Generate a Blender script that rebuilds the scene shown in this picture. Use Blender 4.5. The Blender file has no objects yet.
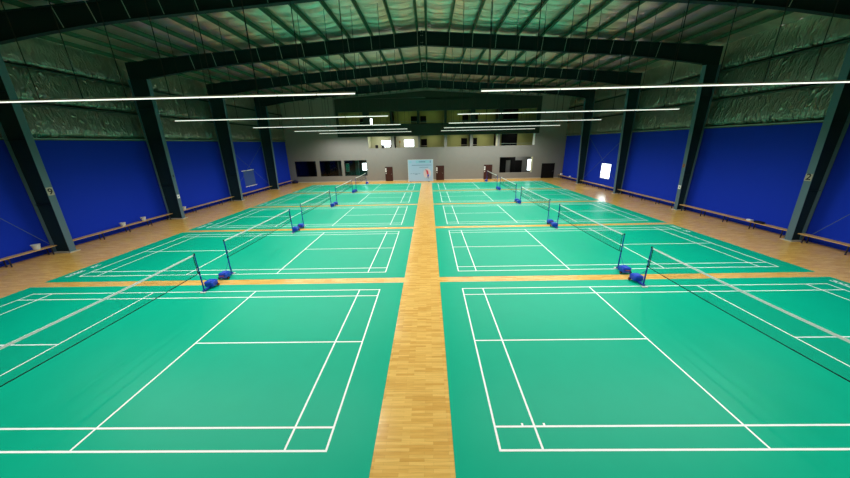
import bpy, math, random
from mathutils import Matrix, Vector
random.seed(7)
C = bpy.context.scene.collection
R = math.radians

# ------------------------------------------------------------------ materials
def mat(name, col, rough=.6, metal=0., spec=.5, emit=None, es=0., bump=None, var=0.):
    m = bpy.data.materials.new(name); m.use_nodes = True
    nt = m.node_tree; b = nt.nodes['Principled BSDF']
    b.inputs['Base Color'].default_value = (*col, 1); b.inputs['Roughness'].default_value = rough
    b.inputs['Metallic'].default_value = metal; b.inputs['Specular IOR Level'].default_value = spec
    if emit: b.inputs['Emission Color'].default_value = (*emit, 1); b.inputs['Emission Strength'].default_value = es
    if bump or var:
        tc = nt.nodes.new('ShaderNodeTexCoord'); n = nt.nodes.new('ShaderNodeTexNoise')
        n.inputs['Scale'].default_value = bump[0] if bump else 2.; n.inputs['Detail'].default_value = 5
        nt.links.new(tc.outputs['Object'], n.inputs['Vector'])
        if bump:
            bp = nt.nodes.new('ShaderNodeBump'); bp.inputs['Strength'].default_value = bump[1]; bp.inputs['Distance'].default_value = bump[2]
            nt.links.new(n.outputs['Fac'], bp.inputs['Height']); nt.links.new(bp.outputs['Normal'], b.inputs['Normal'])
        if var:
            mx = nt.nodes.new('ShaderNodeMixRGB'); mx.inputs[1].default_value = (*[c*(1-var) for c in col], 1); mx.inputs[2].default_value = (*[min(1, c*(1+var)) for c in col], 1)
            nt.links.new(n.outputs['Fac'], mx.inputs[0]); nt.links.new(mx.outputs[0], b.inputs['Base Color'])
    return m

M = {}
M['mat'] = mat('court_vinyl', (.0, .395, .238), .40, spec=.14, var=.04)
M['line'] = mat('court_line_paint', (.95, .97, .95), .5, spec=.2)
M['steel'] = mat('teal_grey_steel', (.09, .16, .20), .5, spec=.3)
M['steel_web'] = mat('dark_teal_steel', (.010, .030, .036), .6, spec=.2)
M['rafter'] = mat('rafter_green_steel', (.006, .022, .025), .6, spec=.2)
M['purlin'] = mat('purlin_green', (.05, .12, .07), .55, spec=.3)
M['brace'] = mat('galvanised', (.33, .40, .35), .5, metal=.2)
M['girt'] = mat('girt_steel', (.035, .06, .045), .6)
M['blue'] = mat('blue_sheet', (.006, .036, .52), .75, spec=.12, bump=(1.2, .25, .05))
M['wallgrey'] = mat('grey_plaster', (.235, .225, .205), .8, spec=.2, var=.05)
M['gallerygreen'] = mat('green_cladding', (.026, .040, .030), .7, spec=.2)
M['olive'] = mat('olive_room_paint', (.46, .47, .17), .8, spec=.2)
M['cream'] = mat('cream_room_paint', (.62, .62, .42), .8, spec=.2)
M['dark'] = mat('unlit_glass', (.003, .003, .004), .5, spec=.1)
M['darkroom'] = mat('dark_room_paint', (.05, .05, .05), .9, spec=.1)
M['greenroom'] = mat('teal_room_paint', (.05, .16, .14), .8, spec=.2)
M['brown'] = mat('dark_brown_wood', (.045, .010, .007), .5, spec=.3, bump=(20, .1, .01))
M['black_door_void'] = mat('black_door_and_void', (.006, .005, .005), .6, spec=.15)  # black paint, and the shade of the office openings put into colour
M['white'] = mat('white_paint', (.8, .8, .78), .5)
M['pale'] = mat('concrete_pad', (.5, .45, .33), .8)
M['postblue'] = mat('post_blue', (.004, .035, .30), .4, spec=.5)
M['boxblue'] = mat('weight_box_blue', (.005, .055, .50), .4, spec=.4)
M['black'] = mat('black_rubber', (.012, .012, .014), .6, spec=.2)
M['red'] = mat('red_wheel', (.35, .03, .01), .5)
M['net'] = mat('net_cord', (.015, .02, .02), .8, spec=.1)
M['tape'] = mat('net_tape', (.80, .80, .78), .7)
M['bench'] = mat('bench_wood', (.58, .35, .13), .5, spec=.3, var=.15, bump=(8, .1, .01))
M['benchleg'] = mat('bench_leg_steel', (.01, .01, .02), .6)
M['bucket'] = mat('white_plastic', (.62, .62, .58), .5)
M['purple'] = mat('dark_purple_cloth', (.012, .008, .045), .8)
M['housing'] = mat('lamp_housing', (.42, .42, .40), .5)
M['tube'] = mat('lit_tube', (.9, .9, .88), .4, emit=(1., .97, .88), es=1.25)
M['signplate'] = mat('number_plate', (.42, .36, .27), .6)
M['ink'] = mat('black_ink', (.01, .01, .01), .6)
M['orange'] = mat('orange_plate', (.45, .12, .03), .6)
M['banner'] = mat('banner_blue', (.40, .56, .76), .6, spec=.2)
M['bannerhead'] = mat('banner_header', (.30, .58, .72), .6, spec=.2)
M['bannertext'] = mat('banner_text', (.13, .22, .38), .6, spec=.2)
M['bannerred'] = mat('banner_red', (.6, .06, .09), .6, spec=.2)
M['bannerdkblue'] = mat('banner_shorts', (.08, .10, .55), .6, spec=.2)
M['bannerpink'] = mat('banner_pink', (.72, .60, .66), .6, spec=.2)
M['covered'] = mat('sheet_over_window', (.05, .10, .33), .7, spec=.15)

def wood():
    m = bpy.data.materials.new('maple_parquet'); m.use_nodes = True; nt = m.node_tree; N = nt.nodes; L = nt.links
    b = N['Principled BSDF']; tc = N.new('ShaderNodeTexCoord')
    def brick(w, h, c1, c2, off):
        br = N.new('ShaderNodeTexBrick'); br.offset = off; br.offset_frequency = 2
        br.inputs['Scale'].default_value = 1; br.inputs['Brick Width'].default_value = w; br.inputs['Row Height'].default_value = h
        br.inputs['Mortar Size'].default_value = .0012; br.inputs['Mortar Smooth'].default_value = .2; br.inputs['Bias'].default_value = 0
        br.inputs['Color1'].default_value = (*c1, 1); br.inputs['Color2'].default_value = (*c2, 1); br.inputs['Mortar'].default_value = (.5, .28, .07, 1)
        L.new(tc.outputs['Object'], br.inputs['Vector']); return br
    b1 = brick(.43, .06, (.85, .54, .145), (.68, .375, .08), .37)
    no = N.new('ShaderNodeTexNoise'); no.inputs['Scale'].default_value = 1; no.inputs['Detail'].default_value = 4
    mp = N.new('ShaderNodeMapping'); mp.inputs['Scale'].default_value = (2.2, 40, 1)
    L.new(tc.outputs['Object'], mp.inputs['Vector']); L.new(mp.outputs[0], no.inputs['Vector'])
    mx = N.new('ShaderNodeMixRGB'); mx.blend_type = 'MULTIPLY'; mx.inputs[0].default_value = .35
    rp = N.new('ShaderNodeValToRGB'); rp.color_ramp.elements[0].color = (.55, .5, .42, 1); rp.color_ramp.elements[1].color = (1, 1, 1, 1)
    rp.color_ramp.elements[0].position = .3; rp.color_ramp.elements[1].position = .6
    L.new(no.outputs['Fac'], rp.inputs[0]); L.new(b1.outputs['Color'], mx.inputs[1]); L.new(rp.outputs[0], mx.inputs[2])
    L.new(mx.outputs[0], b.inputs['Base Color']); b.inputs['Roughness'].default_value = .21; b.inputs['Specular IOR Level'].default_value = .4
    return m
M['wood'] = wood()

def foil(name, sx, sy, base, rough, metal, crinkle):
    m = bpy.data.materials.new(name); m.use_nodes = True; nt = m.node_tree; N = nt.nodes; L = nt.links
    b = N['Principled BSDF']; tc = N.new('ShaderNodeTexCoord'); prev = None
    for k, (sc, dist, st) in enumerate((((sx, sy, 1.3), .12, .9), ((5, 5, 2.2), crinkle, 1.))):
        mp = N.new('ShaderNodeMapping'); mp.inputs['Scale'].default_value = sc
        no = N.new('ShaderNodeTexNoise'); no.inputs['Scale'].default_value = 1.; no.inputs['Detail'].default_value = 6; no.inputs['Roughness'].default_value = .6
        if k: no.noise_type = 'RIDGED_MULTIFRACTAL'; no.inputs['Detail'].default_value = 2; no.inputs['Distortion'].default_value = .8
        bp = N.new('ShaderNodeBump'); bp.inputs['Strength'].default_value = st; bp.inputs['Distance'].default_value = dist
        L.new(tc.outputs['Object'], mp.inputs[0]); L.new(mp.outputs[0], no.inputs['Vector']); L.new(no.outputs['Fac'], bp.inputs['Height'])
        if prev: L.new(prev.outputs['Normal'], bp.inputs['Normal'])
        prev = bp
    L.new(prev.outputs['Normal'], b.inputs['Normal'])
    b.inputs['Base Color'].default_value = (*base, 1); b.inputs['Roughness'].default_value = rough; b.inputs['Metallic'].default_value = metal
    return m
M['rooffoil'] = foil('roof_foil', .5, 2.6, (.72, .62, .54), .32, .96, .010)
M['wallfoil'] = foil('wall_foil', 3., 3.4, (.39, .39, .32), .30, .88, .12)

def glass():
    m = bpy.data.materials.new('window_glass'); m.use_nodes = True; nt = m.node_tree; N = nt.nodes; L = nt.links
    for n in list(N):
        if n.type == 'BSDF_PRINCIPLED': N.remove(n)
    out = [n for n in N if n.type == 'OUTPUT_MATERIAL'][0]
    t = N.new('ShaderNodeBsdfTransparent'); g = N.new('ShaderNodeBsdfGlossy'); g.inputs['Roughness'].default_value = .05
    t.inputs['Color'].default_value = (.9, .95, .95, 1)
    x = N.new('ShaderNodeMixShader'); x.inputs[0].default_value = .03
    L.new(t.outputs[0], x.inputs[1]); L.new(g.outputs[0], x.inputs[2]); L.new(x.outputs[0], out.inputs[0])
    return m
M['glass'] = glass()
M['tealglass'] = glass(); M['tealglass'].node_tree.nodes['Transparent BSDF'].inputs[0].default_value = (.03, .10, .075, 1)

# ------------------------------------------------------------------ mesh helpers
class MB:
    def __init__(s): s.v = []; s.f = []; s.m = []; s.mats = []
    def mi(s, k):
        if k not in s.mats: s.mats.append(k)
        return s.mats.index(k)
    def poly(s, vs, fs, k):
        b = len(s.v); s.v += [tuple(v) for v in vs]; i = s.mi(k)
        for f in fs: s.f.append([b+a for a in f]); s.m.append(i)
    def hexa(s, p, k):   # 8 points: bottom ring 0-3 ccw, top ring 4-7
        s.poly(p, [(3, 2, 1, 0), (4, 5, 6, 7), (0, 1, 5, 4), (1, 2, 6, 5), (2, 3, 7, 6), (3, 0, 4, 7)], k)
    def box(s, x0, x1, y0, y1, z0, z1, k):
        if x0 > x1: x0, x1 = x1, x0
        if y0 > y1: y0, y1 = y1, y0
        if z0 > z1: z0, z1 = z1, z0
        s.hexa([(x0, y0, z0), (x1, y0, z0), (x1, y1, z0), (x0, y1, z0), (x0, y0, z1), (x1, y0, z1), (x1, y1, z1), (x0, y1, z1)], k)
    def cbox(s, x0, x1, y0, y1, z0, z1, c, k):   # box with chamfered vertical and top edges
        cx, cy = (x0+x1)/2, (y0+y1)/2
        def ring(i, z): 
            a, b, d, e = x0+i, x1-i, y0+i, y1-i
            return [(a+c, d, z), (b-c, d, z), (b, d+c, z), (b, e-c, z), (b-c, e, z), (a+c, e, z), (a, e-c, z), (a, d+c, z)]
        v = ring(c*.6, z0)+ring(0, z0+c)+ring(0, z1-c)+ring(c*.6, z1)
        f = [tuple(range(7, -1, -1)), tuple(range(24, 32))]
        for r in range(3):
            for i in range(8): f.append((r*8+i, r*8+(i+1) % 8, r*8+8+(i+1) % 8, r*8+8+i))
        s.poly(v, f, k)
    def rod(s, a, b, r, k, n=8, r2=None, squash=1.):
        a = Vector(a); b = Vector(b); d = (b-a).normalized()
        u = d.cross(Vector((0, 0, 1)) if abs(d.z) < .9 else Vector((1, 0, 0))).normalized(); w = d.cross(u)
        r2 = r if r2 is None else r2; v = []
        for q, rr in ((a, r), (b, r2)):
            for i in range(n):
                t = 2*math.pi*i/n; v.append(q+u*math.cos(t)*rr+w*math.sin(t)*rr*squash)
        f = [tuple(range(n-1, -1, -1)), tuple(range(n, 2*n))]+[(i, (i+1) % n, n+(i+1) % n, n+i) for i in range(n)]
        s.poly(v, f, k)
    def lathe(s, c, prof, k, n=16):
        v = []; f = []
        for r, z in prof:
            for i in range(n):
                t = 2*math.pi*i/n; v.append((c[0]+r*math.cos(t), c[1]+r*math.sin(t), c[2]+z))
        for j in range(len(prof)-1):
            for i in range(n): f.append((j*n+i, j*n+(i+1) % n, (j+1)*n+(i+1) % n, (j+1)*n+i))
        f.append(tuple(range(n-1, -1, -1))); f.append(tuple(range((len(prof)-1)*n, len(prof)*n)))
        s.poly(v, f, k)
    def build(s, name, parent=None, origin=None, smooth=False):
        me = bpy.data.meshes.new(name); ox = Vector(origin) if origin else Vector((0, 0, 0))
        me.from_pydata([tuple(Vector(v)-ox) for v in s.v], [], s.f)
        for k in s.mats: me.materials.append(M[k])
        me.polygons.foreach_set('material_index', s.m)
        if smooth: me.polygons.foreach_set('use_smooth', [True]*len(s.f))
        me.update(); me.validate()
        o = bpy.data.objects.new(name, me); C.objects.link(o); o.location = ox
        if parent is not None: o.parent = parent
        return o
def tag(o, label=None, cat=None, group=None, kind=None):
    if label: o['label'] = label
    if cat: o['category'] = cat
    if group: o['group'] = group
    if kind: o['kind'] = kind
    return o
def empty(name, loc, rz=0.):
    o = bpy.data.objects.new(name, None); C.objects.link(o); o.location = loc; o.rotation_euler = (0, 0, rz); o.empty_display_size = .2
    return o
def copy_tree(o, parent=None):
    c = o.copy(); C.objects.link(c)
    if parent is not None: c.parent = parent
    for ch in list(o.children): copy_tree(ch, c)
    return c
def struct(mb, name, **k):
    o = mb.build(name, **k)
    if o.parent is None: o['kind'] = 'structure'
    return o
def holed(mb, u0, u1, z0, z1, holes, put):
    """rectangle u0..u1 x z0..z1 minus rectangular holes, as cells handed to put(u0,u1,z0,z1)"""
    us = sorted({u0, u1, *[h[0] for h in holes], *[h[1] for h in holes]}); us = [u for u in us if u0 <= u <= u1]
    for a, b in zip(us, us[1:]):
        zs = z0
        for h in sorted([h for h in holes if h[0] <= a+1e-6 and h[1] >= b-1e-6], key=lambda h: h[2]):
            if h[2] > zs+1e-6: put(a, b, zs, h[2])
            zs = max(zs, h[3])
        if zs < z1-1e-6: put(a, b, zs, z1)

# ------------------------------------------------------------------ dimensions (metres)
XL, XR = -20.65, 19.55           # side walls
YB, YF = 44.0, -2.6              # back wall, wall behind the camera
XC = -.33                        # ridge
ZR, SL = 12.12, .065             # top of rafter at the ridge, roof slope
FY = [14.76, 22.2, 29.8, 37.45]
PITCH = 7.68
def rtop(x): return ZR-SL*abs(x-XC)
ORD = ['nearest', 'second', 'third', 'fourth', 'farthest']

# ------------------------------------------------------------------ floor
b = MB(); b.box(XL-.3, XR+.3, YF-.3, YB, -.25, 0, 'wood'); struct(b, 'floor')

# ------------------------------------------------------------------ side walls
WINR = (32.4, 34.2, 1.08, 2.70)
WINL = (32.86, 34.9, 1.0, 2.70)
GZ = (5.90, 7.62, 9.38, 10.98)
def side_wall(X, s, name, win):
    b = MB()
    t = .25*s
    def put(a, c, z0, z1): b.box(X, X+t, a, c, z0, z1, 'girt')
    holed(b, YF-.3, YB+.25, 0, 10.95, [win], put)
    # foil insulation bulging between the girts and pinched at vertical seams
    ny = 230; v = []; f = []
    rows = []
    for gi in range(3):
        z0, z1 = GZ[gi]+.03, GZ[gi+1]
        for j in range(9):
            tt = j/8; rows.append((z0+(z1-z0)*tt, .17*math.sin(math.pi*tt**.55)*(1-.35*tt)))
    ys = [YF+(YB-YF)*i/ny for i in range(ny+1)]
    for z, d in rows:
        for y in ys:
            seam = abs(math.sin(math.pi*(y-.3)/1.22))**.35
            v.append((X-s*(.02+d*(.45+.55*seam)+random.uniform(0, .012)), y, z))
    n = ny+1
    for j in range(len(rows)-1):
        for i in range(ny):
            q = (j*n+i, j*n+i+1, (j+1)*n+i+1, (j+1)*n+i)
            f.append(q if s > 0 else q[::-1])
    b.poly(v, f, 'wallfoil')
    struct(b, name)
side_wall(XL, -1, 'wall_left', WINL)
side_wall(XR, 1, 'wall_right', WINR)
for s, X, side in ((-1, XL, 'left'), (1, XR, 'right')):
    for gi, nm in ((0, 'lowest'), (1, 'middle'), (2, 'highest')):
        z = GZ[gi]; b = MB()
        b.box(X-s*.02, X-s*.24, YF, YB-.02, z-.03, z+.02, 'girt'); b.box(X-s*.21, X-s*.24, YF, YB-.02, z-.12, z+.02, 'girt')
        if gi == 0: b.box(X-s*.245, X-s*.26, YF, YB-.02, z-.06, z+.0, 'brace')
        o = b.build('wall_girt'); tag(o, 'long steel rail along the %s wall, %s of its three%s' % (side, nm, ', topping the blue sheets' if gi == 0 else ''), 'wall rail', 'horizontal rails on the side walls')

# blue sheets, one a bay
edges = [7.235]+FY+[YB]
for s, X, side in ((-1, XL, 'left'), (1, XR, 'right')):
    for k in range(5):
        y0, y1 = edges[k]+.01, edges[k+1]-.01
        if k == 4: y1 = YB-.03
        b = MB(); win = WINR if s > 0 else WINL
        def put(a, c, z0, z1): b.box(X-s*.03, X-s*.05, a, c, z0, z1, 'blue')
        holed(b, y0, y1, .01, 5.82, [win] if k == 3 else [], put)
        o = b.build('blue_wall_sheet')
        tag(o, 'royal blue sheet lining the %s wall in the %s bay%s' % (side, ORD[k], {3: ', around the %s window' % ('bright' if s > 0 else 'covered')}.get(k, '')), 'wall sheet', 'blue sheets on the side walls')
# windows in the side walls
w = MB(); y0, y1, z0, z1 = WINR
for a, c, d, e in ((y0, y1, z0, z0+.05), (y0, y1, z1-.05, z1), (y0, y0+.05, z0, z1), (y1-.05, y1, z0, z1)): w.box(XR-.055, XR+.25, a, c, d, e, 'white')
wo = struct(w, 'window_1'); g = MB(); g.box(XR-.02, XR-.012, y0+.04, y1-.04, z0+.04, z1-.04, 'glass'); g.build('pane', wo)
w = MB(); y0, y1, z0, z1 = WINL
w.box(XL-.12, XL+.055, y0, y1, z0, z1, 'covered'); w.box(XL+.055, XL+.075, y0-.22, y1+.05, z1-.02, z1+.05, 'white'); w.box(XL+.055, XL+.075, y0-.02, y1+.2, z0-.06, z0, 'white')
struct(w, 'window_2')

# ------------------------------------------------------------------ ceiling (foil under the roof sheet)
b = MB()
PS = 1.5
pxs = sorted([XC-.28-PS*i for i in range(14)]+[XC+.28+PS*i for i in range(14)])
pxs = [x for x in pxs if XL+.2 < x < XR-.2]
for side in (-1, 1):
    x0, x1 = (XL-.2, XC) if side < 0 else (XC, XR+.2)
    nx, ny = 160, 260; v = []; f = []
    for j in range(ny+1):
        y = YF-.3+(YB+.25-YF+.3)*j/ny
        for i in range(nx+1):
            x = x0+(x1-x0)*i/nx
            nb = [p for p in pxs]; dl = min(abs(x-p) for p in nb)
            sag = .09*math.sin(math.pi*min(1, dl/(PS/2))/2)*(1 if dl > 0 else 0)
            rip = .030*math.sin(y*2*math.pi/.86+.6*math.sin(x*1.1)+math.sin(y*.9))+.014*math.sin(y*11.7+x*1.3)
            v.append((x, y, rtop(x)+.235-sag+rip*min(1, dl/.2)))
    n = nx+1
    for j in range(ny):
        for i in range(nx): f.append((j*n+i, (j+1)*n+i, (j+1)*n+i+1, j*n+i+1))
    b.poly(v, f, 'rooffoil')
    zz = lambda x: rtop(x)+.3
    b.hexa([(x0, YF-.3, zz(x0)), (x1, YF-.3, zz(x1)), (x1, YB+.25, zz(x1)), (x0, YB+.25, zz(x0)), (x0, YF-.3, zz(x0)+.1), (x1, YF-.3, zz(x1)+.1), (x1, YB+.25, zz(x1)+.1), (x0, YB+.25, zz(x0)+.1)], 'girt')
struct(b, 'ceiling', smooth=True)

# purlins
ordw = ['nearest', 'second', 'third', 'fourth', 'fifth', 'sixth', 'seventh', 'eighth', 'ninth', 'tenth', 'eleventh', 'twelfth', 'thirteenth', 'fourteenth']
for side in (-1, 1):
    ps = sorted([x for x in pxs if (x-XC)*side > 0], key=lambda x: abs(x-XC))
    for i, x in enumerate(ps):
        b = MB(); z = rtop(x)+.005
        b.box(x-.012, x+.012, YF, YB-.02, z, z+.19, 'purlin'); b.box(x-.07, x+.012, YF, YB-.02, z, z+.014, 'purlin'); b.box(x-.012, x+.07, YF, YB-.02, z+.176, z+.19, 'purlin')
        o = b.build('roof_purlin')
        tag(o, 'long green roof purlin, %s to the %s of the ridge' % (ordw[i], 'left' if side < 0 else 'right'), 'roof beam', 'purlins under the foil roof lining')

# ------------------------------------------------------------------ columns and rafters
def column(X, s, Y):
    """s=-1 left. tapered I section: outer flange on the wall, inner flange leaning in"""
    xi0, xi1 = (-19.5, -19.22) if s < 0 else (18.68, 18.25)
    k = min(range(4), key=lambda i: abs(FY[i]-Y)); dx = (0, .12, .17, .16)[k] if s < 0 else (.06, .12, 0, -.05)[k]
    xi0 += dx; xi1 += dx
    xo = X-s*.27; H = 9.757
    hf = .15
    root = empty('steel_column', (X-s*.6, Y, 0))
    def at(b, name): 
        o = b.build(name); o.parent = root; o.location = -root.location; return o
    w = MB(); t = .01
    p = [(xo, Y-t, 0), (xi0, Y-t, 0), (xi0, Y+t, 0), (xo, Y+t, 0), (xo, Y-t, H), (xi1, Y-t, H), (xi1, Y+t, H), (xo, Y+t, H)]
    if s > 0: p = [p[1], p[0], p[3], p[2], p[5], p[4], p[7], p[6]]
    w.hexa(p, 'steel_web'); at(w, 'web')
    f = MB(); d = -s*.022
    Hf = H
    def xi(z): return xi0+(xi1-xi0)*z/H
    p = [(xi(0), Y-hf, 0), (xi(0)+d, Y-hf, 0), (xi(0)+d, Y+hf, 0), (xi(0), Y+hf, 0), (xi(Hf), Y-hf, Hf), (xi(Hf)+d, Y-hf, Hf), (xi(Hf)+d, Y+hf, Hf), (xi(Hf), Y+hf, Hf)]
    if s > 0: p = [p[1], p[0], p[3], p[2], p[5], p[4], p[7], p[6]]
    f.hexa(p, 'steel'); at(f, 'inner_flange')
    f = MB(); f.box(xo, xo+s*.022, Y-hf, Y+hf, 0, H, 'steel'); at(f, 'outer_flange')
    f = MB()
    for z in (2.6, 5.75, 7.9): f.box(xo, xi(z), Y-.1, Y-t, z, z+.012, 'steel_web')
    at(f, 'stiffener')
    bp = MB(); bp.box(xo+s*.02, xi0-s*.14, Y-.25, Y+.25, 0, .03, 'pale'); o = at(bp, 'base_plate'); o['label'] = 'pale concrete pad and plate'
    return root, xi
cols = {}
def glyph(b, ch, o, u, h, k):
    """numeral traced from the built-in font, o centre, u unit vector across, h cap height"""
    cu = bpy.data.curves.new('n', 'FONT'); cu.body = ch; cu.size = h/.7; cu.offset = h*.03; cu.extrude = .002; cu.align_x = 'CENTER'
    t = bpy.data.objects.new('n', cu); C.objects.link(t); dg = bpy.context.evaluated_depsgraph_get()
    me = bpy.data.meshes.new_from_object(t.evaluated_get(dg)); U = Vector(u); N = Vector((0, 0, 1)).cross(U)*-1
    b.poly([Vector(o)+U*v.co.x+Vector((0, 0, v.co.y-h*.5))+N*v.co.z for v in me.vertices], [tuple(p.vertices) for p in me.polygons], k)
    bpy.data.objects.remove(t); bpy.data.curves.remove(cu); bpy.data.meshes.remove(me)
for s, X, side in ((-1, XL, 'left'), (1, XR, 'right')):
    for k, Y in enumerate(FY):
        root, xi = column(X, s, Y)
        num = {(-1, 0): '9', (-1, 1): '8', (-1, 2): '7', (1, 0): '2', (1, 1): '3', (1, 2): '4'}.get((s, k))
        extra = ' with number plate %s' % num if k < 2 and num in ('9', '2', '3') else ''
        tag(root, 'tapered teal steel column on the %s wall, %s%s' % (side, ORD[k] if k < 3 else 'farthest', extra), 'steel column', 'steel columns along the side walls')
        if num:
            zc = 3.28 if k < 2 else 3.1; xf = xi(zc)-s*.022
            hw = .14 if k == 0 else .09; hh = .2 if k == 0 else .12
            p = MB(); x1 = xf-s*.006
            p.box(xf-s*.001, x1, Y-hw, Y+hw, zc-hh, zc+hh, 'orange' if (s, k) == (1, 1) else 'signplate' if k == 0 else 'steel' )
            glyph(p, num, (x1-s*.002, Y, zc), (0, -s*1, 0), hh*1.45, 'ink')
            o = p.build('number_plate'); tag(o, 'small plate reading %s on the %s column of the %s wall' % (num, ORD[k], side), 'number plate')
        if k == 1:
            p = MB(); zc = 1.72; xf = xi(zc)-s*.022
            p.box(xf-s*.001, xf-s*.006, Y-.12, Y+.12, zc-.14, zc+.14, 'white'); p.box(xf-s*.006, xf-s*.007, Y-.05, Y+.05, zc-.05, zc+.04, 'bannertext')
            o = p.build('notice_sticker'); tag(o, 'small white notice on the second column of the %s wall' % side, 'notice')

def rafter(Y, k):
    root = empty('steel_rafter', (XC, Y, 11.4))
    def at(b, name):
        o = b.build(name); o.parent = root; o.location = -root.location; return o
    def zb(x):   # bottom of rafter, haunched near the columns
        d = .78; a = abs(x-XC); h = max(0, (a-12.5)/6.4); return rtop(x)-d-(.34*h**1.6)
    for side, nm in ((-1, 'left'), (1, 'right')):
        xe = -19.0 if side < 0 else 18.15; xs = [XC+(xe-XC)*i/14 for i in range(15)]
        w = MB(); ft = MB(); fb = MB()
        for a, c in zip(xs, xs[1:]):
            if a > c: a, c = c, a
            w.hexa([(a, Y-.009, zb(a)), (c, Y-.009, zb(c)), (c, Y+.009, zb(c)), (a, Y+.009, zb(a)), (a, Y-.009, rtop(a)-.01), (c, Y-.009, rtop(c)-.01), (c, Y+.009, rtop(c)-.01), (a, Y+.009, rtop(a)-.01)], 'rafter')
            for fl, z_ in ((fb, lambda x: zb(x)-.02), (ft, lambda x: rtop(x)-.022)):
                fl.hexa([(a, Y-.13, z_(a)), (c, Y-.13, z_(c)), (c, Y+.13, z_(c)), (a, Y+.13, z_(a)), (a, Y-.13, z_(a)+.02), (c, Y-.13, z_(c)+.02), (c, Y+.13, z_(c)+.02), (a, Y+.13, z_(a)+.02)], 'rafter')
        # knee over the column
        xw = XL+.27 if side < 0 else XR-.27
        a, c = sorted((xe, xw)); 
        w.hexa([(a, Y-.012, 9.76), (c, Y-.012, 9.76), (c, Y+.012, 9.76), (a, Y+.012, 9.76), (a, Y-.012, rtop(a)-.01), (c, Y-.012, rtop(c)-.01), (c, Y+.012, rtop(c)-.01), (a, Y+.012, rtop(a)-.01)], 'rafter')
        at(w, 'web'); at(ft, 'top_flange'); at(fb, 'bottom_flange')
    r = MB(); r.box(XC-.035, XC+.035, Y-.13, Y+.13, zb(XC)-.05, rtop(XC)+.02, 'rafter')
    for z in (zb(XC)-.03, rtop(XC)-.06, rtop(XC)-.25, zb(XC)+.12):
        for dx in (-.05, .05): r.rod((XC+dx-.02, Y-.09, z), (XC+dx+.02, Y-.09, z), .025, 'brace', 6)
    at(r, 'ridge_splice')
    for x in pxs:
        if abs(x-XC) > 15.5: continue
        f = MB(); sg = -1 if x < XC else 1
        f.rod((x, Y-.14, zb(x)+.01), (x, Y-.42 if abs(x-XC) > .5 else Y-.25, rtop(x)+.06), .016, 'brace', 5); at(f, 'flange_brace')
    tag(root, 'dark green steel rafter spanning the hall, %s' % (['nearest of the four', 'second from the front', 'third from the front', 'farthest, before the gallery wall'][k]), 'roof beam', 'steel rafters across the hall')
for k, Y in enumerate(FY): rafter(Y, k)

# wall brace rods
def brace(a, c, label):
    b = MB(); b.rod(a, c, .011, 'steel', 6); o = b.build('brace_rod'); tag(o, label, 'brace rod', 'diagonal brace rods on the side walls')
for s, X, side in ((-1, XL+.42, 'left'), (1, XR-.42, 'right')):
    brace((X, *((14.5, .5) if s < 0 else (14.2, .5))), (X, 7.5, 9.9 if s < 0 else 9.2), 'thin diagonal brace rod low on the %s wall, nearest bay, rising towards the camera' % side)
    brace((X, FY[2]+.2, 5.6), (X, FY[3]-.2, .6), 'thin diagonal brace rod in the fourth bay of the %s wall, falling towards the back' % side)
    brace((X+.05*s, FY[2]+.2, .6), (X+.05*s, FY[3]-.2, 5.6), 'thin diagonal brace rod in the fourth bay of the %s wall, rising towards the back' % side)

# ------------------------------------------------------------------ back wall with gallery openings
LOW = [(-8.68, -5.33), (-4.9, -1.48), (-1.21, 2.24), (2.64, 5.91), (6.34, 9.84), (10.15, 15.1)]; LZ = (4.68, 6.25)
UP = [(-12.54, -9.13), (-8.24, -5.33), (-5.05, -1.54), (-1.18, 2.24), (2.59, 5.96), (6.52, 9.8), (10.39, 15.09)]; UZ = (7.88, 9.5)
GW = [(-19.65, -16.56), (-16.02, -12.81), (-12.4, -9.09)]; GWZ = (.85, 3.07)
OPR = (10.1, 15.06, .88, 3.08)
holes = [(a, c, *LZ) for a, c in LOW]+[(a, c, *UZ) for a, c in UP]+[(a, c, *GWZ) for a, c in GW]+[OPR]
b = MB()
holed(b, XL-.25, XR+.25, 0, 10.9, holes, lambda a, c, z0, z1: b.box(a, c, YB, YB+.22, z0, z1, 'wallgrey'))
zt = lambda x: rtop(x)+.24
b.poly([(XL-.25, YB, 10.9), (XR+.25, YB, 10.9), (XR+.25, YB, zt(XR)), (XC, YB, zt(XC)), (XL-.25, YB, zt(XL)),
        (XL-.25, YB+.22, 10.9), (XR+.25, YB+.22, 10.9), (XR+.25, YB+.22, zt(XR)), (XC, YB+.22, zt(XC)), (XL-.25, YB+.22, zt(XL))],
       [(0, 1, 2, 3, 4), (9, 8, 7, 6, 5), (0, 5, 6, 1), (1, 6, 7, 2), (2, 7, 8, 3), (3, 8, 9, 4), (4, 9, 5, 0)], 'wallgrey')
struct(b, 'wall_back')
# green cladding round the upper gallery
b = MB(); gx0, gx1 = -12.9, 15.6
holed(b, gx0, gx1, 6.27, 11.0, [(a, c, *UZ) for a, c in UP], lambda a, c, z0, z1: b.box(a, c, YB-.06, YB, z0, z1, 'gallerygreen'))
b.hexa([(gx0, YB-.06, 11.0), (gx1, YB-.06, 11.0), (gx1, YB, 11.0), (gx0, YB, 11.0), (gx0, YB-.06, zt(gx0)-.35), (gx1, YB-.06, zt(gx1)-.35), (gx1, YB, zt(gx1)-.35), (gx0, YB, zt(gx0)-.35)], 'gallerygreen')
b.hexa([(gx0, YB-.06, zt(gx0)-.35), (XC, YB-.06, zt(gx0)-.35), (XC, YB, zt(gx0)-.35), (gx0, YB, zt(gx0)-.35), (gx0, YB-.06, zt(gx0)-.345), (XC, YB-.06, zt(XC)-.35), (XC, YB, zt(XC)-.35), (gx0, YB, zt(gx0)-.345)], 'gallerygreen')
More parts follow.
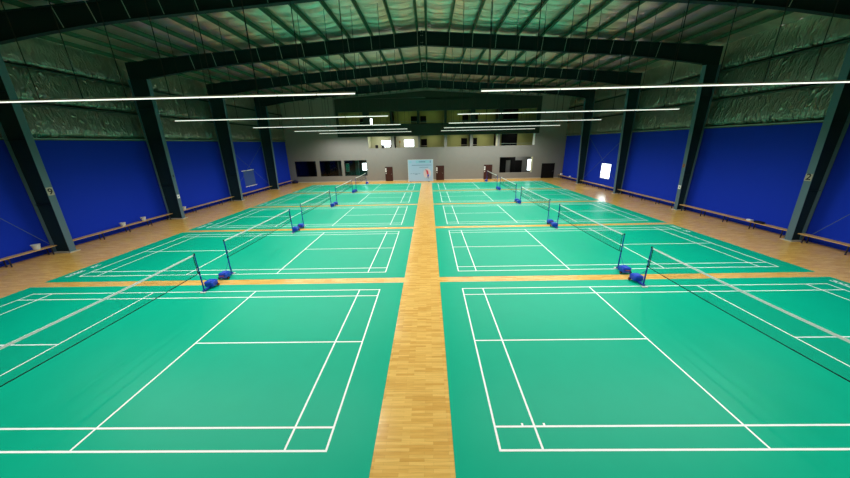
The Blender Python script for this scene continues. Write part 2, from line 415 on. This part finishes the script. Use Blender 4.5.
b.hexa([(XC, YB-.06, zt(gx1)-.36), (gx1, YB-.06, zt(gx1)-.36), (gx1, YB, zt(gx1)-.36), (XC, YB, zt(gx1)-.36), (XC, YB-.06, zt(XC)-.35), (gx1, YB-.06, zt(gx1)-.35), (gx1, YB, zt(gx1)-.35), (XC, YB, zt(XC)-.35)], 'gallerygreen')
struct(b, 'trim_1')
b = MB(); b.box(14.86, 15.1, YB+.02, YB+.2, LZ[0], LZ[1], 'white'); b.box(9.6, 9.84, YB+.02, YB+.2, LZ[0], LZ[1], 'pale'); struct(b, 'trim_2')
b = MB(); b.box(10.1, 10.3, YB+.02, YB+.2, OPR[2], OPR[3], 'wallgrey'); b.box(14.86, 15.06, YB+.02, YB+.2, OPR[2], OPR[3], 'cream'); struct(b, 'trim_3')

# rooms behind the wall (floors, side walls and rear wall with their own windows)
YR = 47.2; nwin = [2]
def room(name, x0, x1, z0, z1, m, rear=(), floor_m='darkroom', yr=YR):
    """rear: list of (x0,x1,z0,z1,kind) with kind 'lit' (open to daylight) or 'dark'"""
    b = MB(); y0 = YB+.22
    holed(b, x0-.1, x1+.1, z0, z1, [r[:4] for r in rear], lambda a, c, p, q: b.box(a, c, yr, yr+.15, p, q, m))
    b.box(x0-.1, x0, y0, yr, z0, z1, m); b.box(x1, x1+.1, y0, yr, z0, z1, m)
    b.box(x0-.1, x1+.1, y0, yr+.15, z0-.1, z0, floor_m); b.box(x0-.1, x1+.1, y0, yr+.15, z1, z1+.1, m)
    struct(b, name)
    for r in rear:
        nwin[0] += 1; w = MB(); a, c, p, q = r[:4]; dk = r[4] == 'dark'
        fm = 'black_door_void' if dk else 'white'
        for u in ((a, c, p, p+.05), (a, c, q-.05, q), (a, a+.05, p, q), (c-.05, c, p, q)): w.box(u[0], u[1], yr-.03, yr+.1, u[2], u[3], fm)
        if not dk and c-a > .7: w.box((a+c)/2-.02, (a+c)/2+.02, yr-.01, yr+.1, p, q, fm)
        if dk: w.box(a, c, yr+.1, yr+.14, p, q, 'dark')
        wo = struct(w, 'window_%d' % nwin[0])
        g = MB(); g.box(a+.04, c-.04, yr+.04, yr+.05, p+.04, q-.04, 'dark' if dk else 'tealglass' if name == 'wall_store_three' and a < -12 else 'glass'); g.build('pane', wo)
        if dk: g = MB(); g.box(a-.03, c+.03, yr-.06, yr, p+.12, p+.2, 'pale'); g.build('sill', wo)
k = YR/YB
room('wall_room_one', -8.8, -5.1, 4.0, 6.7, 'cream', [(-7.25, -5.75, 4.75, 5.78, 'lit')])
room('wall_room_two', -5.0, -1.35, 4.0, 6.7, 'cream', [(-3.75, -2.2, 4.72, 5.82, 'lit')])
room('wall_room_three', -1.25, 2.45, 3.75, 6.7, 'olive', [(-1.14, -.22, 4.7, 5.85, 'dark')])
room('wall_room_four', 2.55, 6.12, 3.75, 6.7, 'olive', [(4.98, 5.9, 4.7, 5.85, 'dark')])
room('wall_room_five', 6.22, 9.98, 3.75, 6.7, 'olive', [(6.72, 7.42, 4.7, 5.85, 'dark')])
room('wall_room_six', 10.08, 16.2, 3.75, 6.7, 'olive', [(11.1, 13.5, 4.2, 6.5, 'dark')])
room('wall_gallery_one', -12.8, -8.97, 7.0, 10.0, 'olive', [(-10.3, -9.5, 7.95, 8.95, 'dark')])
room('wall_gallery_two', -8.85, -5.2, 7.0, 10.0, 'olive', [(-8.75, -8.35, 8.0, 8.95, 'lit')])
room('wall_gallery_three', -5.1, -1.42, 7.0, 10.0, 'olive', [(-2.6, -1.65, 8.0, 9.1, 'dark')])
room('wall_gallery_four', -1.3, 2.4, 7.0, 10.0, 'olive', [(-1.18, -.28, 8.0, 9.1, 'dark')])
room('wall_gallery_five', 2.5, 6.2, 7.0, 10.0, 'olive', [(5.1, 5.98, 8.0, 9.1, 'dark')])
room('wall_gallery_six', 6.3, 10.05, 7.0, 10.0, 'olive', [(6.7, 7.45, 8.0, 9.1, 'dark')])
room('wall_gallery_seven', 10.15, 16.2, 7.0, 10.0, 'olive', [(11.0, 13.4, 7.4, 9.8, 'dark')])
room('wall_store_one', -20.6, -16.35, 0.02, 3.5, 'dark', [])
room('wall_store_two', -16.2, -13.5, 0.02, 3.5, 'dark', [])
room('wall_store_three', -13.3, -8.9, 0.02, 3.5, 'darkroom', [(-13.15, -12.5, 1.2, 2.45, 'lit'), (-10.5, -9.6, 1.3, 2.5, 'lit')])
b = MB(); b.box(-11.35, -10.85, 46.3, 46.8, .02, 3.5, 'greenroom'); struct(b, 'trim_4')
room('wall_office', 9.95, 16.6, 0.02, 3.5, 'wallgrey', [(15.15, 15.8, .9, 2.6, 'lit')], yr=46.6)
b = MB(); b.box(10.9, 11.85, 46.5, 46.58, .05, 3.2, 'black_door_void'); b.box(12.55, 13.25, 46.5, 46.58, .05, 3.2, 'black_door_void'); b.box(13.26, 14.3, 46.5, 46.58, .05, 2.45, 'black_door_void'); b.box(11.86, 12.54, 46.5, 46.58, 2.5, 3.2, 'black_door_void'); struct(b, 'door_5')  # near-black boxes: the shade of openings into a dark void, painted as solids
# dark panes and frames in the ground floor windows
for i, (a, c) in enumerate(GW):
    nwin[0] += 1; w = MB(); p, q = GWZ
    for u in ((a, c, p, p+.04), (a, c, q-.04, q), (a, a+.04, p, q), (c-.04, c, p, q)): w.box(u[0], u[1], YB+.02, YB+.12, u[2], u[3], 'black_door_void')
    wo = struct(w, 'window_%d' % nwin[0]); g = MB(); g.box(a+.03, c-.03, YB+.06, YB+.07, p+.03, q-.03, 'glass'); g.build('pane', wo)
# doors
def door(n, x0, x1, h, m, paper):
    d = MB(); d.box(x0-.05, x1+.05, YB-.03, YB-.005, 0, h+.05, m); d.box(x0, x1, YB-.05, YB-.03, .01, h, m)
    for z in (.25, 1.15): d.box(x0+.15, x1-.15, YB-.056, YB-.05, z, z+.7, m)
    o = struct(d, 'door_%d' % n); hd = MB(); hd.rod((x1-.1, YB-.08, 1.0), (x1-.22, YB-.08, 1.0), .015, 'brace'); hd.rod((x1-.1, YB-.05, 1.0), (x1-.1, YB-.08, 1.0), .015, 'brace'); hd.build('door_handle', o)
    if paper:
        s = MB(); s.box(x0-.02, x0+.16, YB-.064, YB-.057, 1.3, 1.85, 'white'); s.box(x0, x0+.14, YB-.066, YB-.064, 1.62, 1.66, 'ink'); s.box(x0, x0+.12, YB-.066, YB-.064, 1.5, 1.53, 'ink'); s.box(x0+.02, x0+.14, YB-.064, YB-.057, 1.05, 1.15, 'white')
        s.build('door_sign', o)
door(1, -6.4, -5.38, 2.0, 'brown', True)
door(2, 1.09, 2.17, 2.02, 'brown', True)
door(3, 8.08, 9.2, 2.02, 'brown', True)
door(4, 16.48, 18.25, 2.05, 'black_door_void', False)
# skirting
b = MB(); b.box(XL, XR, YB-.02, YB, 0, .1, 'pale'); struct(b, 'baseboard_back')
# railings of the gallery
def railing(x0, x1, z, bars, label):
    b = MB(); b.rod((x0, YB+.12, z), (x1, YB+.12, z), .022, 'brace', 6)
    o = empty('gallery_railing', ((x0+x1)/2, YB+.12, z))
    r = b.build('handrail'); r.parent = o; r.location = -o.location
    if bars:
        n = int((x1-x0)/.42); v = MB()
        for i in range(1, n): x = x0+(x1-x0)*i/n; v.rod((x, YB+.12, UZ[0]), (x, YB+.12, UZ[1]-.1), .012, 'girt', 5)
        v.rod((x0, YB+.12, UZ[1]-.12), (x1, YB+.12, UZ[1]-.12), .02, 'girt', 5)
        v = v.build('grille'); v.parent = o; v.location = -o.location
    tag(o, label, 'railing', 'railings in the gallery openings')
for i, (a, c) in enumerate(UP):
    railing(a, c, 8.16, i < 2, 'thin metal railing in the upper gallery opening, %s from the left' % (['first', 'second', 'third', 'fourth', 'fifth', 'sixth', 'seventh'][i]))
railing(LOW[5][0], LOW[5][1], 4.95, False, 'thin pale railing in the widest lower gallery opening at the right')
# front wall (behind the viewer)
b = MB(); b.box(XL-.25, XR+.25, YF-.3, YF, 0, 10.9, 'wallgrey'); b.poly([(XL-.25, YF, 10.9), (XR+.25, YF, 10.9), (XC, YF, 12.3), (XL-.25, YF-.3, 10.9), (XR+.25, YF-.3, 10.9), (XC, YF-.3, 12.3)], [(0, 2, 1), (3, 4, 5), (0, 3, 5, 2), (1, 2, 5, 4), (0, 1, 4, 3)], 'wallgrey')
struct(b, 'wall_front')

# ------------------------------------------------------------------ small things in the gallery rooms
def chair(x, y, z, rz, label):
    root = empty('office_chair', (x, y, z), rz)
    def p(b, n): return b.build(n, root)
    b = MB(); b.cbox(-.24, .24, -.24, .24, .44, .52, .03, 'black'); p(b, 'seat')
    b = MB(); b.cbox(-.22, .22, .2, .26, .6, 1.12, .02, 'black'); b.box(-.03, .03, .2, .25, .45, .62, 'black'); p(b, 'backrest')
    b = MB(); b.rod((0, 0, .08), (0, 0, .44), .03, 'black')
    for i in range(5): t = i*2*math.pi/5; b.rod((0, 0, .1), (.28*math.cos(t), .28*math.sin(t), .04), .018, 'black', 6)
    p(b, 'base'); tag(root, label, 'chair', 'dark chairs in the lit gallery rooms')
chair(-7.65, 45.6, 4.0, .4, 'dark chair behind the leftmost lit gallery opening, left one')
chair(-6.75, 46.2, 4.0, 2.8, 'dark chair below the window in the leftmost lit gallery opening, middle one')
chair(-5.7, 45.5, 4.0, -.7, 'dark chair at the right of the leftmost lit gallery opening')
root = empty('stand', (-4.25, 45.6, 4.0)); b = MB(); b.rod((0, 0, 0), (0, 0, 1.5), .03, 'bench'); b.lathe((0, 0, 0), [(.2, 0), (.2, .03), (.04, .06)], 'bench'); b.build('pole', root)
b = MB(); b.cbox(-.14, .14, -.06, .06, 1.35, 1.65, .03, 'bench'); b.build('head', root); tag(root, 'slim brown stand in the second lit gallery room', 'stand')

# ------------------------------------------------------------------ banner board
bx0, bx1, by = -2.93, .56, 42.55; bz1 = 3.02
root = empty('banner_board', ((bx0+bx1)/2, by, 0))
def at(b, name):
    o = b.build(name); o.parent = root; o.location = -root.location; return o
b = MB(); b.box(bx0, bx1, by, by+.04, .1, bz1, 'banner'); at(b, 'panel')
b = MB()
for u in ((bx0-.04, bx0, .02, bz1+.04), (bx1, bx1+.04, .02, bz1+.04)): b.box(u[0], u[1], by-.01, by+.06, u[2], u[3], 'white')
b.box(bx0, bx1, by-.01, by+.06, bz1, bz1+.04, 'white'); b.box(bx0, bx1, by-.01, by+.06, .06, .1, 'white')
for x in (bx0+.3, bx1-.6): b.box(x-.12, x+.12, by-.35, by+.35, 0, .06, 'girt')
at(b, 'frame')
f = by-.001
b = MB(); b.box(bx0+1.1, bx1-.5, f-.004, f, 2.58, 2.92, 'bannerhead'); b.box(bx0+.15, bx0+.5, f-.004, f, 2.6, 2.85, 'bannerhead'); b.box(bx1-.42, bx1-.3, f-.004, f, 2.6, 2.9, 'bannertext')
for i in range(7): b.box(bx0+1.55+i*.13, bx0+1.64+i*.13, f-.007, f-.004, 2.68, 2.83, 'bannertext')
b.box(bx0+.5, bx1-.2, f-.004, f, 2.26, 2.32, 'bannertext')
for i in range(9): b.box(bx0+1.6+i*.14, bx0+1.7+i*.14, f-.004, f, 1.95, 2.02, 'bannertext')
for i in range(11): b.box(bx0+.3+i*.13, bx0+.38+i*.13, f-.004, f, 1.08+.03*(i % 3), 1.16+.03*(i % 2), 'bannertext')
b.box(bx0+.9, bx0+1.3, f-.004, f, .98, 1.03, 'bannertext')
o = at(b, 'printed_text'); o['label'] = 'dark blue printed lines and header'
b = MB()
def blob(cx, cz, rx, rz, k, dy, n=18): 
    v = [(cx+rx*math.cos(2*math.pi*i/n), f-dy, cz+rz*math.sin(2*math.pi*i/n)) for i in range(n)]; v2 = [(x, f-dy+.003, z) for x, y, z in v]
    b.poly(v+v2, [tuple(range(n)), tuple(range(2*n-1, n-1, -1))]+[(i, (i+1) % n, n+(i+1) % n, n+i) for i in range(n)], k)
blob(-.25, 1.15, .55, .68, 'bannerpink', .004)
def limb(p, q, r, k): b.rod((p[0], f-.012, p[1]), (q[0], f-.012, q[1]), r, k, 6)
limb((-.28, 1.55), (-.16, 1.05), .13, 'bannerred'); limb((-.14, 1.0), (-.12, .78), .13, 'bannerdkblue'); limb((-.16, .78), (-.3, .5), .05, 'bannertext'); limb((-.08, .78), (-.1, .42), .05, 'bannertext')
limb((-.3, 1.52), (-.48, 1.7), .05, 'bannerred'); limb((-.48, 1.7), (-.55, 1.45), .015, 'ink'); blob(-.22, 1.74, .1, .12, 'bannerpink', .02)
o = at(b, 'printed_figure'); o['label'] = 'printed player in red shirt and blue shorts'
tag(root, 'pale blue printed banner board standing at the far end of the aisle', 'banner')

# ------------------------------------------------------------------ court mats
def court_mat(x0, x1, y0, y1, bl, sgn, yb, label, textfar):
    """bl = inner baseline x, sgn = direction of the court away from the aisle, yb = near doubles line"""
    b = MB(); z = .006
    b.box(x0, x1, y0, y1, .0005, z, 'mat')
    W = .04; zl = z+.0015
    def ln(xa, xb, ya, yb_): 
        ya, yb_ = max(ya, y0+.02), min(yb_, y1-.02)
        b.box(xa, xb, ya, yb_, z-.001, zl, 'line')
    A, B = bl, bl+sgn*13.4
    lo, hi = min(A, B), max(A, B)
    for y in (0, .46, 5.64, 6.1): ln(lo-W/2, hi+W/2, yb+y-W/2, yb+y+W/2)
    e = .0003
    for d in (0, .76, 4.72, 13.4-4.72, 13.4-.76, 13.4): x = bl+sgn*d; b.box(x-W/2, x+W/2, max(y0+.02, yb-W/2), min(y1-.02, yb+6.1+W/2), z-.001, zl+e, 'line')
    for d0, d1 in ((0, 4.72), (13.4-4.72, 13.4)): a, c = sorted((bl+sgn*d0, bl+sgn*d1)); ln(a, c, yb+3.05-W/2, yb+3.05+W/2)
    # single-court test ticks
    if textfar is not None:
        for d in (.95-.76+.35, .95+.35-.76+.42): x = bl+sgn*d; b.box(x-.02, x+.02, yb+.48, yb+.53, z-.001, zl, 'line')
    # small white printed marks in the margin behind the outer baseline
    xm = x1-.33 if sgn > 0 else x0+.33
    t0 = (y1-1.65) if sgn > 0 else (y0+.5)
    segs = [(0, .14), (.17, .28), (.31, .42), (.45, .56), (.59, .7), (1.02, 1.18), (1.22, 1.36)]
    if sgn > 0: segs = [(1.36-c, 1.36-a) for a, c in segs]
    for a, c in segs:
        b.box(xm-.09, xm+.09, t0+a, t0+a+.035, z-.001, zl, 'line'); b.box(xm-.09, xm-.05, t0+a, t0+c, z-.001, zl+e, 'line'); b.box(xm+.05, xm+.09, t0+a, t0+c, z-.001, zl+e, 'line')
    o = b.build('court_mat', origin=((x0+x1)/2, (y0+y1)/2, 0)); tag(o, label, 'court mat', 'green badminton court mats')
GAP = .23
rowc = 3.7897+6.8979    # centre of the first wooden strip between rows
RN = ['front', 'second', 'third', 'fourth', 'farthest']
MX = {'left': (-16.2, -1.07), 'right': (.36, 15.42)}
for r in range(5):
    yb = 3.79+PITCH*r
    y0 = rowc-PITCH+PITCH*r+GAP; y1 = rowc+PITCH*r-GAP
    if r == 4: y1 = 40.75
    for side, bl, sg in (('left', -1.93, -1), ('right', 1.19, 1)):
        court_mat(*MX[side], y0, y1, bl, sg, yb, 'green badminton court mat with white lines, %s row, %s of the wooden aisle' % (RN[r], side), True if r == 0 and sg > 0 else None)

# ------------------------------------------------------------------ nets and posts
NX = {'left': -1.93-6.7, 'right': 1.19+6.7}
def make_net():
    root = empty('badminton_net', (0, 0, 0)); L = 5.97; n = 16
    def zt_(t): return 1.535-.03*(1-(2*t-1)**2)
    def strip(b, off0, off1, th, k):
        for i in range(n):
            t0, t1 = i/n, (i+1)/n; ya, yb = -L/2+L*t0, -L/2+L*t1
            a0, a1 = zt_(t0), zt_(t1)
            b.hexa([(-th, ya, a0-off1), (th, ya, a0-off1), (th, yb, a1-off1), (-th, yb, a1-off1), (-th, ya, a0-off0), (th, ya, a0-off0), (th, yb, a1-off0), (-th, yb, a1-off0)], k)
    b = MB(); strip(b, 0, .055, .004, 'tape'); b.build('top_tape', root)
    b = MB(); w = .0005
    for i in range(301):
        y = -L/2+L*i/300; z = zt_(i/300); b.poly([(-w, y-w, z-.05), (w, y-w, z-.05), (0, y+w, z-.05), (-w, y-w, z-.75), (w, y-w, z-.75), (0, y+w, z-.75)], [(0, 3, 4, 1), (1, 4, 5, 2), (2, 5, 3, 0)], 'net')
    for j in range(35):
        o = .055+.02*j; strip(b, o, o+2*w, w, 'net')
    b.build('netting', root)
    b = MB(); strip(b, .742, .762, .006, 'net'); b.build('bottom_cord', root)
    for y in (-L/2, L/2): b = MB(); b.box(-.006, .006, y-.012, y+.012, .775, 1.53, 'net'); b.build('side_cord', root)
    for s in (-1, 1): b = MB(); b.rod((0, s*L/2, 1.52), (0, s*3.015, 1.54), .006, 'tape', 6); b.build('tie_cord', root)
    return root
def make_post():
    """upright at the origin, base running towards +Y"""
    root = empty('net_post', (0, 0, 0))
    def p(b, n, **k): return b.build(n, root, **k)
    b = MB(); b.rod((0, 0, .04), (0, 0, .8), .026, 'postblue', 12); b.rod((0, 0, .8), (0, 0, 1.52), .021, 'postblue', 12); p(b, 'pole')
    b = MB(); b.rod((0, 0, 1.51), (0, 0, 1.56), .028, 'black', 10); b.rod((-.03, 0, 1.53), (.03, 0, 1.53), .01, 'black', 8); p(b, 'top_cap')
    b = MB(); b.rod((0, 0, .78), (0, 0, .83), .031, 'black', 10); b.rod((-.06, 0, 1.0), (.03, 0, 1.0), .012, 'black', 8); p(b, 'clamp')
    b = MB(); b.cbox(-.05, .05, -.06, .36, .03, .085, .012, 'postblue'); p(b, 'base_arm')
    b = MB(); b.cbox(-.1, .1, -.13, -.03, 0.008, .03, .004, 'bucket'); p(b, 'foot_plate')
    b = MB(); b.cbox(-.17, .17, .24, .58, .07, .27, .03, 'boxblue'); b.cbox(-.12, .12, .28, .54, .27, .29, .008, 'boxblue'); p(b, 'weight_box')
    for s in (-1, 1):
        b = MB(); b.rod((s*.175, .50, .065), (s*.21, .50, .065), .057, 'black', 14); b.rod((s*.172, .50, .065), (s*.213, .50, .065), .03, 'red', 10); p(b, 'wheel')
    b = MB(); b.rod((-.1, .58, .2), (-.1, .62, .2), .01, 'black', 6); b.rod((.1, .58, .2), (.1, .62, .2), .01, 'black', 6); b.rod((-.1, .62, .2), (.1, .62, .2), .01, 'red', 6); p(b, 'handle')
    b = MB(); b.rod((0, .3, .3), (0, .02, .62), .008, 'postblue', 6); p(b, 'stay')
    return root
net0 = make_net(); post0 = make_post(); first = [True, True]
for r in range(5):
    for side in ('left', 'right'):
        yb = 3.79+PITCH*r; x = NX[side]
        n = net0 if first[0] else copy_tree(net0); first[0] = False
        n.location = (x, yb+3.05, .0075)
        tag(n, 'badminton net with white top tape across the %s court %s of the aisle' % (RN[r], side), 'badminton net', 'badminton nets on the courts')
        for e, nm in ((0, 'near'), (1, 'far')):
            if r == 0 and e == 0: pass
            q = post0 if first[1] else copy_tree(post0); first[1] = False
            q.location = (x, yb if e == 0 else yb+6.1, .0075); q.rotation_euler = (0, 0, math.pi if e == 0 else 0)
            if e == 0 and r > 0: q.location.x += .03
            tag(q, 'blue wheeled net post at the %s sideline of the %s court %s of the aisle' % (nm, RN[r], side), 'net post', 'blue badminton net posts')

# ------------------------------------------------------------------ benches and the things on them
def bench(X, s, y0, y1, label):
    root = empty('wall_bench', (X, (y0+y1)/2, 0))
    def at(b, n): o = b.build(n); o.parent = root; o.location = -root.location
    b = MB(); b.box(X-.17, X+.17, y0, y1, .42, .46, 'bench'); at(b, 'plank')
    n = max(2, round((y1-y0)/1.6))
    for i in range(n+1):
        y = y0+.25+(y1-y0-.5)*i/n; b = MB(); b.box(X-.15, X+.15, y-.02, y+.02, .38, .42, 'benchleg')
        for dx in (-.13, .13): b.box(X+dx-.02, X+dx+.02, y-.02, y+.02, .0, .38, 'benchleg')
        at(b, 'leg')
    tag(root, label, 'bench', 'wooden benches along the side walls')
for s, X, side in ((-1, -20.12, 'left'), (1, 19.0, 'right')):
    for k in range(5):
        y0, y1 = edges[k]+.22, edges[k+1]-.22
        if k == 4: y1 = YB-.9 if s < 0 else YB-.1
        bench(X, s, y0, y1, 'long narrow wooden bench below the blue sheet of the %s bay, %s wall' % (ORD[k], side))
def bucket(x, y, z, h, r, label, cat='bucket'):
    b = MB(); b.lathe((x, y, z), [(r*.72, 0), (r, h), (r*1.06, h), (r*1.06, h-.02), (r*1.02, h-.03)] if False else [(r*.72, 0), (r*.98, h-.03), (r*1.06, h-.03), (r*1.06, h)], 'bucket', 18)
    o = b.build('bucket', origin=(x, y, z)); tag(o, label, cat, 'white buckets on the left benches')
bucket(-20.12, 13.85, .46, .27, .16, 'white plastic bucket on the bench nearest the camera at the left wall')
bucket(-20.12, 18.3, .46, .24, .15, 'white plastic bucket on the left bench between the first two columns, nearer one')
bucket(-20.12, 19.75, .46, .25, .15, 'white plastic bucket on the left bench between the first two columns, farther one')
bucket(-20.12, 23.35, .46, .24, .15, 'white plastic bucket just beyond the second left column')
b = MB(); b.cbox(18.85, 19.1, 16.3, 16.75, .46, .56, .03, 'black'); o = b.build('bag', origin=(19, 16.5, .46)); tag(o, 'small black bag lying on the right bench past the first column', 'bag')
b = MB(); b.cbox(18.88, 19.1, 16.95, 17.2, .46, .54, .02, 'white'); o = b.build('folded_towel', origin=(19, 17.1, .46)); tag(o, 'small white folded towel on the right bench beside the black bag', 'towel')
b = MB(); b.lathe((0, 0, 0), [(.28, 0), (.42, .08), (.44, .22), (.34, .34), (.12, .4)], 'purple', 14); b.rod((-.15, 0, .36), (.0, 0, .5), .025, 'purple'); b.rod((.15, 0, .36), (.0, 0, .5), .025, 'purple')
o = b.build('sports_bag', smooth=True); o.location = (-19.75, 43.45, 0); tag(o, 'dark purple bag on the floor in the far left corner', 'bag')
b = MB(); b.cbox(18.9, 19.15, 43.0, 43.3, .46, .72, .03, 'white'); o = b.build('white_box', origin=(19, 43.1, .46)); tag(o, 'small white box at the far end of the right bench', 'box')
b = MB(); b.cbox(18.9, 19.1, 40.2, 40.45, .46, .66, .03, 'white'); o = b.build('white_box', origin=(19, 40.3, .46)); tag(o, 'small white box on the right bench beyond the last column', 'box')

# ------------------------------------------------------------------ lamp rows
def lamp_row(xi, sgn, Y, Z, label, n=10, power=430, wires=True):
    pitch = 1.232; root = empty('tube_light_row', (xi+sgn*pitch*n/2, Y, Z))
    def at(b, nme): o = b.build(nme); o.parent = root; o.location = -root.location; return o
    x2 = xi+sgn*pitch*n; a0, a1 = sorted((xi, x2))
    b = MB(); b.box(a0, a1, Y-.03, Y+.03, Z+.02, Z+.055, 'housing'); b.box(a0, a1, Y-.04, Y+.04, Z+.014, Z+.02, 'housing'); at(b, 'rail')
    for i in range(n):
        xa, xb = sorted((xi+sgn*(pitch*i+.02), xi+sgn*(pitch*(i+1)-.02))); t = MB()
        m = 8; v = []
        for x in (xa, xb):
            for j in range(m+1): a = math.pi+math.pi*j/m; v.append((x, Y+.03*math.cos(a), Z+.015+.034*math.sin(a)))
        f = [tuple(range(m+1)), tuple(range(2*m+1, m, -1))]+[(j, m+1+j, m+2+j, j+1) for j in range(m)]
        t.poly(v, f, 'tube'); at(t, 'light_tube')
    k = 0; x = xi+sgn*.25
    while abs(x-xi) < pitch*n:
        w = MB(); w.rod((x, Y, Z+.05), (x, Y, rtop(x)+.1), .014, 'ink', 5); at(w, 'suspension_wire'); x += sgn*1.4
    tag(root, label, 'ceiling light', 'rows of hanging tube lights')
    for q in range(n):
        L = bpy.data.lights.new('tube_light', 'SPOT'); L.energy = power*LK*.5; L.color = (1, .985, .95); L.spot_size = R(168); L.spot_blend = .75; L.shadow_soft_size = 0
        lo = bpy.data.objects.new('tube_light', L); C.objects.link(lo); lo.location = (xi+sgn*pitch*(q+.5), Y, Z-.03)
POW = 570; LK = .80
LN = ['above the front courts', 'above the second courts', 'above the third courts', 'above the fourth courts', 'above the farthest courts']
for side, xi, sg, Z in (('left', -2.25, -1, 6.74), ('right', 1.66, 1, 6.74)):
    lamp_row(xi, sg, 2.4, Z, 'hanging line of lit tubes out of view above the viewer, %s half' % side, power=POW*.52)
    for r in range(5):
        y = (10.15+7.72*r) if side == 'right' else (10.05+7.9*r if r < 4 else 41.3)
        lamp_row(xi, sg, y, Z, 'hanging line of lit tubes, %s half of the hall, %s' % (side, ['longest and nearest', 'second from front', 'third from front', 'fourth from front', 'farthest'][r]), power=POW)

# lamps of the rooms behind
def rl(x, z, p, col=(1, .97, .85), y=45.6, sz=1.2):
    L = bpy.data.lights.new('room_lamp', 'AREA'); L.size = sz; L.energy = p; L.color = col
    o = bpy.data.objects.new('room_lamp', L); C.objects.link(o); o.location = (x, y, z)
for x, p in ((-7, 50), (-3.2, 50), (.6, 24), (4.3, 27), (8.1, 32), (13, 19)): rl(x, 6.6, p)
for x, p in ((-10.8, 7), (-6.8, 7), (-3.3, 8), (.5, 8), (4.3, 8), (8.1, 8), (13, 3)): rl(x, 9.9, p, (.8, 1, .5))
rl(13.5, 3.4, 25, (1, 1, 1), 45.4)

# ------------------------------------------------------------------ world: bright overcast daylight outside the windows
w = bpy.data.worlds.new('daylight'); bpy.context.scene.world = w; w.use_nodes = True
w.node_tree.nodes['Background'].inputs[0].default_value = (.93, .97, 1, 1); w.node_tree.nodes['Background'].inputs[1].default_value = 8.

# ------------------------------------------------------------------ camera
F, H, pi_, ya, ro = 292.57, 5.224, .3162, -.0181, .0216
def cdir(u, v, wv):
    c, s = math.cos(ro), math.sin(ro); u, v = c*u+s*v, -s*u+c*v
    c, s = math.cos(pi_), math.sin(pi_); x = u; y = c*wv+s*v; z = -s*wv+c*v
    c, s = math.cos(-ya), math.sin(-ya); return Vector((c*x-s*y, s*x+c*y, z))
rx, up, fw = cdir(1, 0, 0), cdir(0, 1, 0), cdir(0, 0, 1)
cam = bpy.data.cameras.new('camera'); co = bpy.data.objects.new('camera', cam); C.objects.link(co)
cam.sensor_width = 36; cam.lens = F/850*36; cam.clip_end = 300; cam.clip_start = .05
mw = Matrix((( rx.x, up.x, -fw.x, 0), (rx.y, up.y, -fw.y, 0), (rx.z, up.z, -fw.z, H), (0, 0, 0, 1)))
co.matrix_world = mw
S = bpy.context.scene; S.camera = co
S.view_settings.view_transform = 'Standard'; S.view_settings.look = 'None'; S.view_settings.gamma = 1; S.view_settings.use_curve_mapping = False
S.view_settings.exposure = 0.
S.cycles.max_bounces = 8; S.cycles.diffuse_bounces = 5; S.cycles.sample_clamp_indirect = 6
